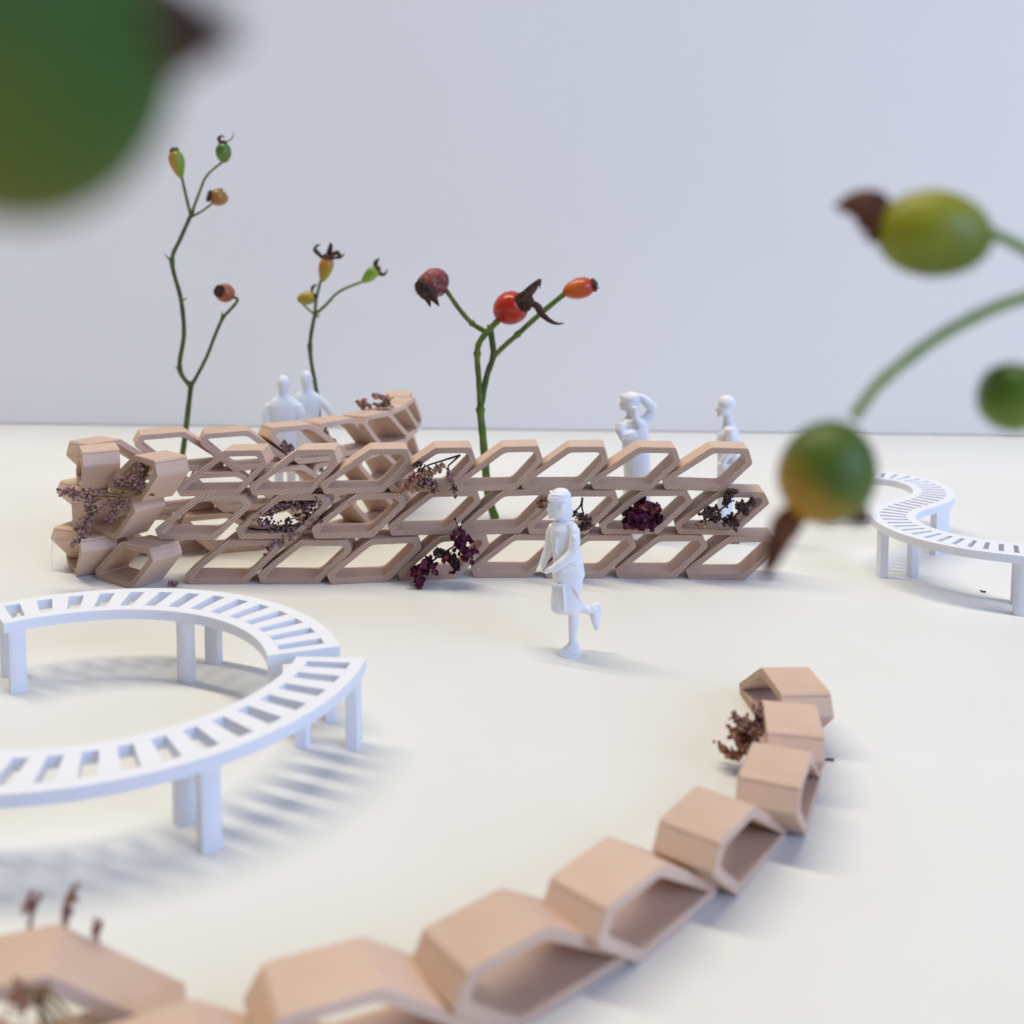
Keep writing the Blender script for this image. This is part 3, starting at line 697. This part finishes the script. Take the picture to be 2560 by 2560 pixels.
hip(rt, P_(1086, 706), 40*k, 82*k, Vector((-0.62, -0.6, -0.45)), HM['wrinkled'], calyx=0.62, dent=0.6,
    sep=[([P_(1066, 716, -0.35), P_(1078, 735, -0.4), P_(1098, 766, -0.35)], 0.17), ([P_(1062, 718, -0.35), P_(1068, 742, -0.4), P_(1076, 768, -0.3)], 0.12), ([P_(1060, 705, -0.35), P_(1048, 702, -0.3), P_(1047, 695, -0.2)], 0.05)])
hip(rt, P_(1275, 771, -0.15), 46*k, 92*k, Vector((0.7, -0.45, 0.35)), HM['red'], calyx=0.5,
    sep=[([P_(1288, 750, -0.5), P_(1318, 728, -0.55), P_(1345, 706, -0.4), P_(1350, 702, -0.3), P_(1349, 722, -0.3)], 0.085), ([P_(1290, 760, -0.5), P_(1315, 745, -0.6), P_(1338, 722, -0.5), P_(1345, 712, -0.4)], 0.08),
         ([P_(1296, 764, -0.5), P_(1320, 762, -0.6), P_(1330, 752, -0.55), P_(1326, 735, -0.4)], 0.10),
         ([P_(1308, 768, -0.5), P_(1330, 760, -0.65), P_(1345, 768, -0.65), P_(1352, 782, -0.6), P_(1372, 800, -0.6), P_(1392, 809, -0.6), P_(1411, 808, -0.5)], 0.10)])
hip(rt, P_(1446, 722, 0.1), 31*k, 82*k, P_(1490, 715)-P_(1408, 735), HM['redorange'], neck=0.5, calyx=0.5)

# foreground spray at the right, out of focus
Y = 6.1; k = Y/2567
P_ = lambda x, y, dy=0.0: A(x, y, Y+dy)
foot = Vector((3.75, 6.3, 0))
rt = root('rose_hip_branch', foot, 'blurred foreground branch at the right with three plump green hips', 'rose hip branch', 'foreground rose hips')
stem(rt, [foot, Vector((3.7, 6.25, 3.0)), Vector((3.62, 6.2, 5.2)), Vector((3.55, 6.15, 6.6))], 0.06, 0.045, M['stembright'])
stem(rt, [P_(2133, 1046), P_(2165, 1000), P_(2210, 947), P_(2335, 850), P_(2459, 782), P_(2560, 745), P_(2690, 722), Vector((3.57, 6.16, 6.25))], 0.032, 0.038, M['stembright'])
stem(rt, [P_(2478, 582), P_(2560, 622), P_(2660, 690), Vector((3.56, 6.15, 6.5))], 0.034, 0.034, M['stembright'])
stem(rt, [P_(2600, 985), P_(2680, 960), Vector((3.62, 6.2, 5.5))], 0.034, 0.034, M['stembright'])
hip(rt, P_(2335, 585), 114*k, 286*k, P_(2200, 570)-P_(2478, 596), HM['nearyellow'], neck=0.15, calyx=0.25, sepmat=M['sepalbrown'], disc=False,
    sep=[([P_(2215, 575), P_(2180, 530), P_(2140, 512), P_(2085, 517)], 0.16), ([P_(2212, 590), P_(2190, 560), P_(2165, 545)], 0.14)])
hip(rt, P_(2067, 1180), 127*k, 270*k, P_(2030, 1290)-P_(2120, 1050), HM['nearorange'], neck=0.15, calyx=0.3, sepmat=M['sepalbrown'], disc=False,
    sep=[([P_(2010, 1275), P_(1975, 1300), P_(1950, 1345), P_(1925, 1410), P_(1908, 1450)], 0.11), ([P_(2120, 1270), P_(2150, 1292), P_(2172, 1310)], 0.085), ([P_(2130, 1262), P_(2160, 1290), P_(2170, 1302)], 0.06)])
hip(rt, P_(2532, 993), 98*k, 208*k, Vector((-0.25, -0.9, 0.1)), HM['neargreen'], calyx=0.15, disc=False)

# the huge hip in the top left corner, nearest the lens
Y = 2.25; k = Y/2567
P_ = lambda x, y, dy=0.0: A(x, y, Y+dy)
c0 = P_(0, 80)
rt = root('rose_hip_branch', c0, 'very blurred giant green hip filling the top left corner, close to the viewer', 'rose hip branch', 'foreground rose hips')
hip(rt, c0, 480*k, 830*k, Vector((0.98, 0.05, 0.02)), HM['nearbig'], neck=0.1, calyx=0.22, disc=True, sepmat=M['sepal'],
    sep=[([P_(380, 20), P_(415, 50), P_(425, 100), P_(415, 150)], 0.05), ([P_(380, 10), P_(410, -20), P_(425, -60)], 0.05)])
stem(rt, [P_(-380, 120), P_(-700, 200), P_(-1200, 200)], 0.02, 0.02, M['stembright'])

# ------------------------------------------------------------------ dried flower sprigs
def floret(m, c, r, rnd, petals=False):
    c = Vector(c)
    if petals:
        for _ in range(3):
            ax = Vector((rnd.gauss(0, 1), rnd.gauss(0, 1), rnd.gauss(0, 1))).normalized(); x, y, z = frame_of(ax)
            n_ = 7; vs = [c+z*r*0.15]
            for j in range(n_):
                b = 2*math.pi*j/n_; q_ = r*rnd.uniform(0.7, 1.25)
                vs.append(c+(x*math.cos(b)+y*math.sin(b))*q_+z*rnd.uniform(-0.45, 0.45)*r)
            m.add(vs, [(0, 1+j, 1+(j+1) % n_) for j in range(n_)])
        return
    n_ = 5; vs = [c+Vector((rnd.uniform(-.3, .3), rnd.uniform(-.3, .3), 1.1))*r]
    for lv, h_ in ((1.0, 0.2), (0.75, -0.6)):
        for j in range(n_):
            b = 2*math.pi*(j+lv)/n_; q_ = r*lv*rnd.uniform(0.65, 1.3)
            vs.append(c+Vector((math.cos(b)*q_, math.sin(b)*q_, h_*r*rnd.uniform(0.6, 1.4))))
    vs.append(c-Vector((0, 0, 1.0))*r)
    rot = Matrix.Rotation(rnd.uniform(0, 6.28), 3, Vector((rnd.gauss(0, 1), rnd.gauss(0, 1), rnd.gauss(0, 1))).normalized())
    vs = [c+rot @ (v-c) for v in vs]
    fs = [(0, 1+j, 1+(j+1) % n_) for j in range(n_)]
    fs += [(1+j, 1+n_+j, 1+n_+(j+1) % n_, 1+(j+1) % n_) for j in range(n_)]
    fs += [(2*n_+1, 1+n_+(j+1) % n_, 1+n_+j) for j in range(n_)]
    m.add(vs, fs)
def sprig(label, Y, stems, clusters, seed=1, dy=0.18, stemmat='twig', cat='dried flowers', group='dried flower sprigs in the walls', name='dried_flower_sprig'):
    """stems: lists of picture points; clusters: (points, spread px, count, floret px, material[, petals])"""
    rnd = random.Random(seed); k = Y/2567
    allp = [p_ for s_ in stems for p_ in s_]+[p_ for c_ in clusters for p_ in c_[0]]
    lowest = max(allp, key=lambda p_: p_[1]); bp = A(lowest[0], lowest[1], Y)
    rt = root(name, bp, label, cat, group)
    m = MB()
    for s_ in stems:
        pts = [A(x, y, Y+rnd.uniform(-dy, dy)*0.6) for x, y in s_]
        m.tube(spline(pts, 4), [0.022*(1-0.5*j/(len(pts)*4)) for j in range(len(spline(pts, 4)))], 6)
    bymat = {}
    for c_ in clusters:
        pts, spread, count, fpx, mt = c_[:5]; pet = len(c_) > 5
        P3 = spline([A(x, y, Y) for x, y in pts], 6) if len(pts) > 1 else [A(*pts[0], Y)]
        mm = bymat.setdefault(mt, MB())
        for _ in range(count):
            b = P3[rnd.randrange(len(P3))]
            o = Vector((rnd.gauss(0, 0.5)*spread*k, rnd.gauss(0, 0.5)*dy, rnd.gauss(0, 0.5)*spread*k))
            c1 = b+o
            if c1.z < 0.03: c1.z = 0.03
            floret(mm, c1, fpx*k*rnd.uniform(0.6, 1.25), rnd, pet)
            if rnd.random() < 0.3: m.tube([b+Vector((0, 0.02, -0.01)), b.lerp(c1, 0.5)+Vector((0, 0.02, 0.01)), c1], [0.013, 0.01, 0.008], 4)
    if m.v: m.build('stem', M[stemmat], rt)
    for mt, mm in bymat.items():
        o = mm.build('florets', M[mt], rt, smooth=False); o['kind'] = 'stuff'
    return rt
sprig('long lilac dried sprig spilling out of the upper cell at the left bend', 18.95,
      [[(385, 1238), (340, 1230), (300, 1235), (262, 1228)], [(345, 1232), (310, 1225), (240, 1245)], [(345, 1232), (300, 1250), (255, 1268), (225, 1290)], [(300, 1240), (290, 1262), (283, 1290)], [(385, 1238), (360, 1215), (372, 1165)], [(300, 1240), (250, 1240), (170, 1228)], [(350, 1230), (330, 1205), (300, 1240)]],
      [([(158, 1230), (200, 1237), (238, 1248)], 12, 110, 4.2, 'lilac'), ([(230, 1255), (222, 1290), (205, 1330)], 12, 110, 4.2, 'lilac'),
       ([(215, 1320), (195, 1350), (184, 1362)], 8, 30, 4, 'purple'), ([(262, 1262), (290, 1258), (312, 1262)], 12, 80, 4, 'lilac'), ([(283, 1268), (280, 1300)], 5, 34, 4, 'lilac'),
       ([(296, 1205), (330, 1195), (352, 1200), (335, 1225)], 13, 120, 4.2, 'purple'), ([(352, 1160), (362, 1180), (350, 1200)], 8, 60, 3.8, 'purple')], 3, 0.22)
sprig('dense dark purple sprig filling the middle-tier cell third from the left bend', 19.62,
      [[(620, 1320), (660, 1325), (700, 1318), (740, 1310), (790, 1280)], [(700, 1318), (690, 1350), (665, 1362)], [(660, 1290), (720, 1270), (790, 1245), (808, 1222)]],
      [([(648, 1285), (690, 1270), (735, 1258)], 13, 110, 4.2, 'purple'), ([(735, 1262), (780, 1262), (806, 1225)], 13, 110, 4.2, 'purple'),
       ([(650, 1300), (690, 1320), (690, 1350), (668, 1362)], 13, 150, 4.2, 'purple'), ([(720, 1330), (760, 1310), (800, 1290)], 16, 200, 4.2, 'purple'),
       ([(730, 1340), (780, 1300), (805, 1275)], 10, 70, 4.2, 'lilac'), ([(720, 1300), (780, 1275)], 8, 40, 4, 'black')], 5, 0.22, 'darktwig')
sprig('feathery brown and cream sprig in the top-tier cell fifth from the right', 19.45,
      [[(1150, 1138), (1105, 1152), (1060, 1168), (1020, 1200)], [(1150, 1138), (1120, 1165)], [(1060, 1168), (1045, 1200)]],
      [([(1038, 1162), (1052, 1155)], 7, 26, 4, 'black'), ([(1000, 1228), (1030, 1200), (1060, 1180)], 11, 110, 4.2, 'brown'), ([(1040, 1215), (1075, 1205), (1085, 1222)], 12, 110, 4.2, 'purple'),
       ([(1055, 1185), (1085, 1178), (1105, 1165)], 10, 90, 4.2, 'tan'), ([(1120, 1175), (1128, 1205), (1140, 1240)], 7, 80, 4, 'lilac'), ([(1070, 1215), (1090, 1225)], 8, 40, 4, 'brown')], 8, 0.2, 'darktwig')
sprig('magenta and black withered bloom trailing from the bottom-tier cell onto the table', 19.35,
      [[(1060, 1420), (1100, 1388), (1140, 1360), (1150, 1325)], [(1100, 1388), (1135, 1410)]],
      [([(1148, 1328), (1150, 1352), (1170, 1345)], 16, 44, 7.5, 'magenta', 1), ([(1150, 1365), (1180, 1375), (1165, 1388)], 13, 44, 7.5, 'magenta', 1), ([(1135, 1395), (1138, 1420)], 8, 26, 8, 'black', 1),
       ([(1088, 1378), (1105, 1385)], 7, 16, 7, 'black', 1), ([(1105, 1395), (1122, 1390)], 8, 20, 7, 'wine', 1), ([(1075, 1395), (1060, 1420), (1080, 1425)], 14, 50, 7.5, 'magenta', 1), ([(1030, 1428), (1045, 1440)], 12, 26, 8, 'wine', 1), ([(1060, 1450), (1040, 1456)], 9, 20, 7.5, 'magenta', 1)], 11, 0.25, 'darktwig')
sprig('small dark hanging floret cluster in the cell just right of the running child', 19.6,
      [[(1456, 1245), (1452, 1262), (1440, 1276), (1424, 1284)], [(1456, 1245), (1455, 1270), (1460, 1285)], [(1424, 1284), (1445, 1290), (1465, 1300)]],
      [([(1422, 1282), (1434, 1288)], 5, 22, 4.5, 'black'), ([(1445, 1288), (1470, 1300), (1455, 1318)], 10, 90, 4.6, 'black'), ([(1465, 1318), (1480, 1308)], 6, 30, 4.6, 'tan')], 13, 0.16, 'darktwig')
sprig('round ruffled magenta bloom in the second middle-tier cell from the right', 19.75,
      [[(1640, 1275), (1650, 1265)], [(1600, 1300), (1640, 1275)]],
      [([(1585, 1300), (1610, 1290), (1635, 1300)], 20, 110, 10, 'magenta', 1), ([(1590, 1270), (1615, 1262), (1640, 1285)], 14, 50, 9, 'wine', 1), ([(1568, 1315), (1575, 1300)], 9, 24, 8, 'magenta', 1)], 17, 0.28, 'darktwig')
sprig('blackish sprig in the middle-tier cell at the right end of the wall', 19.6,
      [[(1752, 1318), (1785, 1290), (1815, 1262), (1830, 1250)], [(1785, 1290), (1820, 1300), (1850, 1280), (1878, 1252)], [(1790, 1260), (1800, 1290)]],
      [([(1748, 1315), (1765, 1308)], 9, 40, 5, 'tan'), ([(1760, 1290), (1785, 1278), (1790, 1300)], 12, 90, 5, 'black'), ([(1815, 1262), (1825, 1235), (1835, 1228)], 8, 60, 5, 'black'),
       ([(1810, 1300), (1830, 1300), (1835, 1310)], 12, 90, 5, 'black'), ([(1845, 1265), (1858, 1262), (1865, 1280)], 8, 60, 5, 'black'), ([(1860, 1280), (1875, 1258), (1882, 1248)], 5, 36, 5, 'black')], 19, 0.2, 'darktwig')
sprig('reddish dry tufts sticking out above the far end of the wall', 24.6,
      [[(985, 1018), (960, 1012), (935, 1010), (905, 1018)], [(915, 1026), (895, 1010), (888, 1003)], [(925, 1020), (910, 1003)], [(975, 1005), (955, 992), (935, 990)], [(965, 1020), (975, 1000), (985, 992)]],
      [([(895, 1008), (910, 1022)], 4, 24, 4.5, 'brown'), ([(908, 1002), (925, 1018)], 5, 26, 4.5, 'brown'), ([(935, 990), (960, 994), (975, 1005)], 5, 46, 4.5, 'brown'), ([(940, 1015), (970, 1012)], 6, 40, 4.5, 'brown')], 23, 0.2)
sprig('little brown tuft inside the rear stretch cell left of centre', 22.1,
      [[(700, 1110), (722, 1122), (745, 1128)], [(710, 1100), (722, 1122)]],
      [([(706, 1112), (725, 1124)], 9, 90, 4, 'purple')], 29, 0.16)
sprig('small tan crumb of dried flower clinging inside a rear stretch cell', 22.8, [[(812, 1075), (822, 1095), (835, 1112)]],
      [([(812, 1076), (820, 1092), (834, 1110)], 6, 60, 4, 'tan')], 31, 0.12)
sprig('shaggy mauve sprig spilling left out of the low wall near its far end', 12.35,
      [[(1905, 1800), (1880, 1840), (1850, 1870)], [(1880, 1840), (1840, 1800)], [(1870, 1880), (1830, 1890), (1800, 1868)], [(1890, 1820), (1835, 1835)]],
      [([(1895, 1770), (1912, 1790), (1895, 1815)], 12, 100, 5.5, 'lilac'), ([(1840, 1803), (1865, 1812), (1890, 1830)], 13, 130, 5.5, 'lilac'), ([(1832, 1835), (1850, 1845), (1880, 1850)], 12, 120, 5.5, 'brown'),
       ([(1800, 1868), (1825, 1888), (1860, 1875)], 7, 90, 5.5, 'brown'), ([(1850, 1860), (1885, 1845)], 12, 80, 5.5, 'brown')], 37, 0.2)
sprig('blurred reddish sprig tips poking above the foreground wall at bottom left', 8.15,
      [[(160, 2420), (80, 2340), (78, 2290), (70, 2250)], [(160, 2420), (165, 2290), (178, 2225)], [(160, 2420), (240, 2360), (238, 2320)]],
      [([(70, 2245), (78, 2285)], 11, 30, 7, 'brown'), ([(165, 2295), (172, 2260), (182, 2228)], 11, 44, 7, 'brown'), ([(238, 2320), (245, 2332)], 11, 24, 7, 'brown')], 41, 0.1)
sprig('straw-coloured dry stalks inside the foreground cell at bottom left', 7.0,
      [[(60, 2470), (110, 2500), (160, 2560)], [(90, 2480), (130, 2490), (175, 2540)], [(20, 2500), (90, 2510), (140, 2580)], [(120, 2470), (100, 2520), (110, 2590)]],
      [([(30, 2490), (90, 2500)], 14, 70, 7, 'brown')], 43, 0.15)
sprig('pale papery petal scraps behind the head of the running child', 19.5, [],
      [([(1352, 1262), (1362, 1248)], 5, 10, 9, 'tan', 1)], 47, 0.08, name='dried_petal')
sprig('tiny red-brown petal on the table under the left part of the wall', 19.35, [], [([(424, 1459), (442, 1459)], 4, 12, 5, 'brown', 1)], 53, 0.1, name='dried_petal')
def twig(pts, r, label, mat='darktwig', name='dry_twig', cat='twig'):
    m = MB(); P3 = spline(pts, 4); m.tube(P3, r, 6)
    rt = m.build(name, M[mat]); return tag(rt, label, cat)
g0 = G(2058, 1902); twig([G(2040, 1899)+Vector((0, 0, 0.02)), g0+Vector((0, 0, 0.025)), G(2085, 1903)+Vector((0, 0, 0.02))], 0.016, 'short dark twig poking out right of the low foreground wall')
twig([A(1770, 1353, 22.3), A(1810, 1357, 22.2), A(1848, 1357, 22.2)], 0.03, 'brown twig lying at the feet of the slim right-hand figurine', 'twig')
twig([G(2452, 1478)+Vector((0, 0, .012)), G(2458, 1481)+Vector((0, 0, .012)), G(2464, 1481)+Vector((0, 0, .012))], 0.018, 'tiny black crumb on the table beneath the winding bench', 'speck', 'crumb', 'crumb')
twig([A(138, 1330, 19.6), A(128, 1390, 19.55), A(134, 1430, 19.5), A(142, 1445, 19.4)], 0.006, 'hair-thin plastic thread hanging down at the left end of the tall wall', 'bench', 'plastic_thread', 'thread')
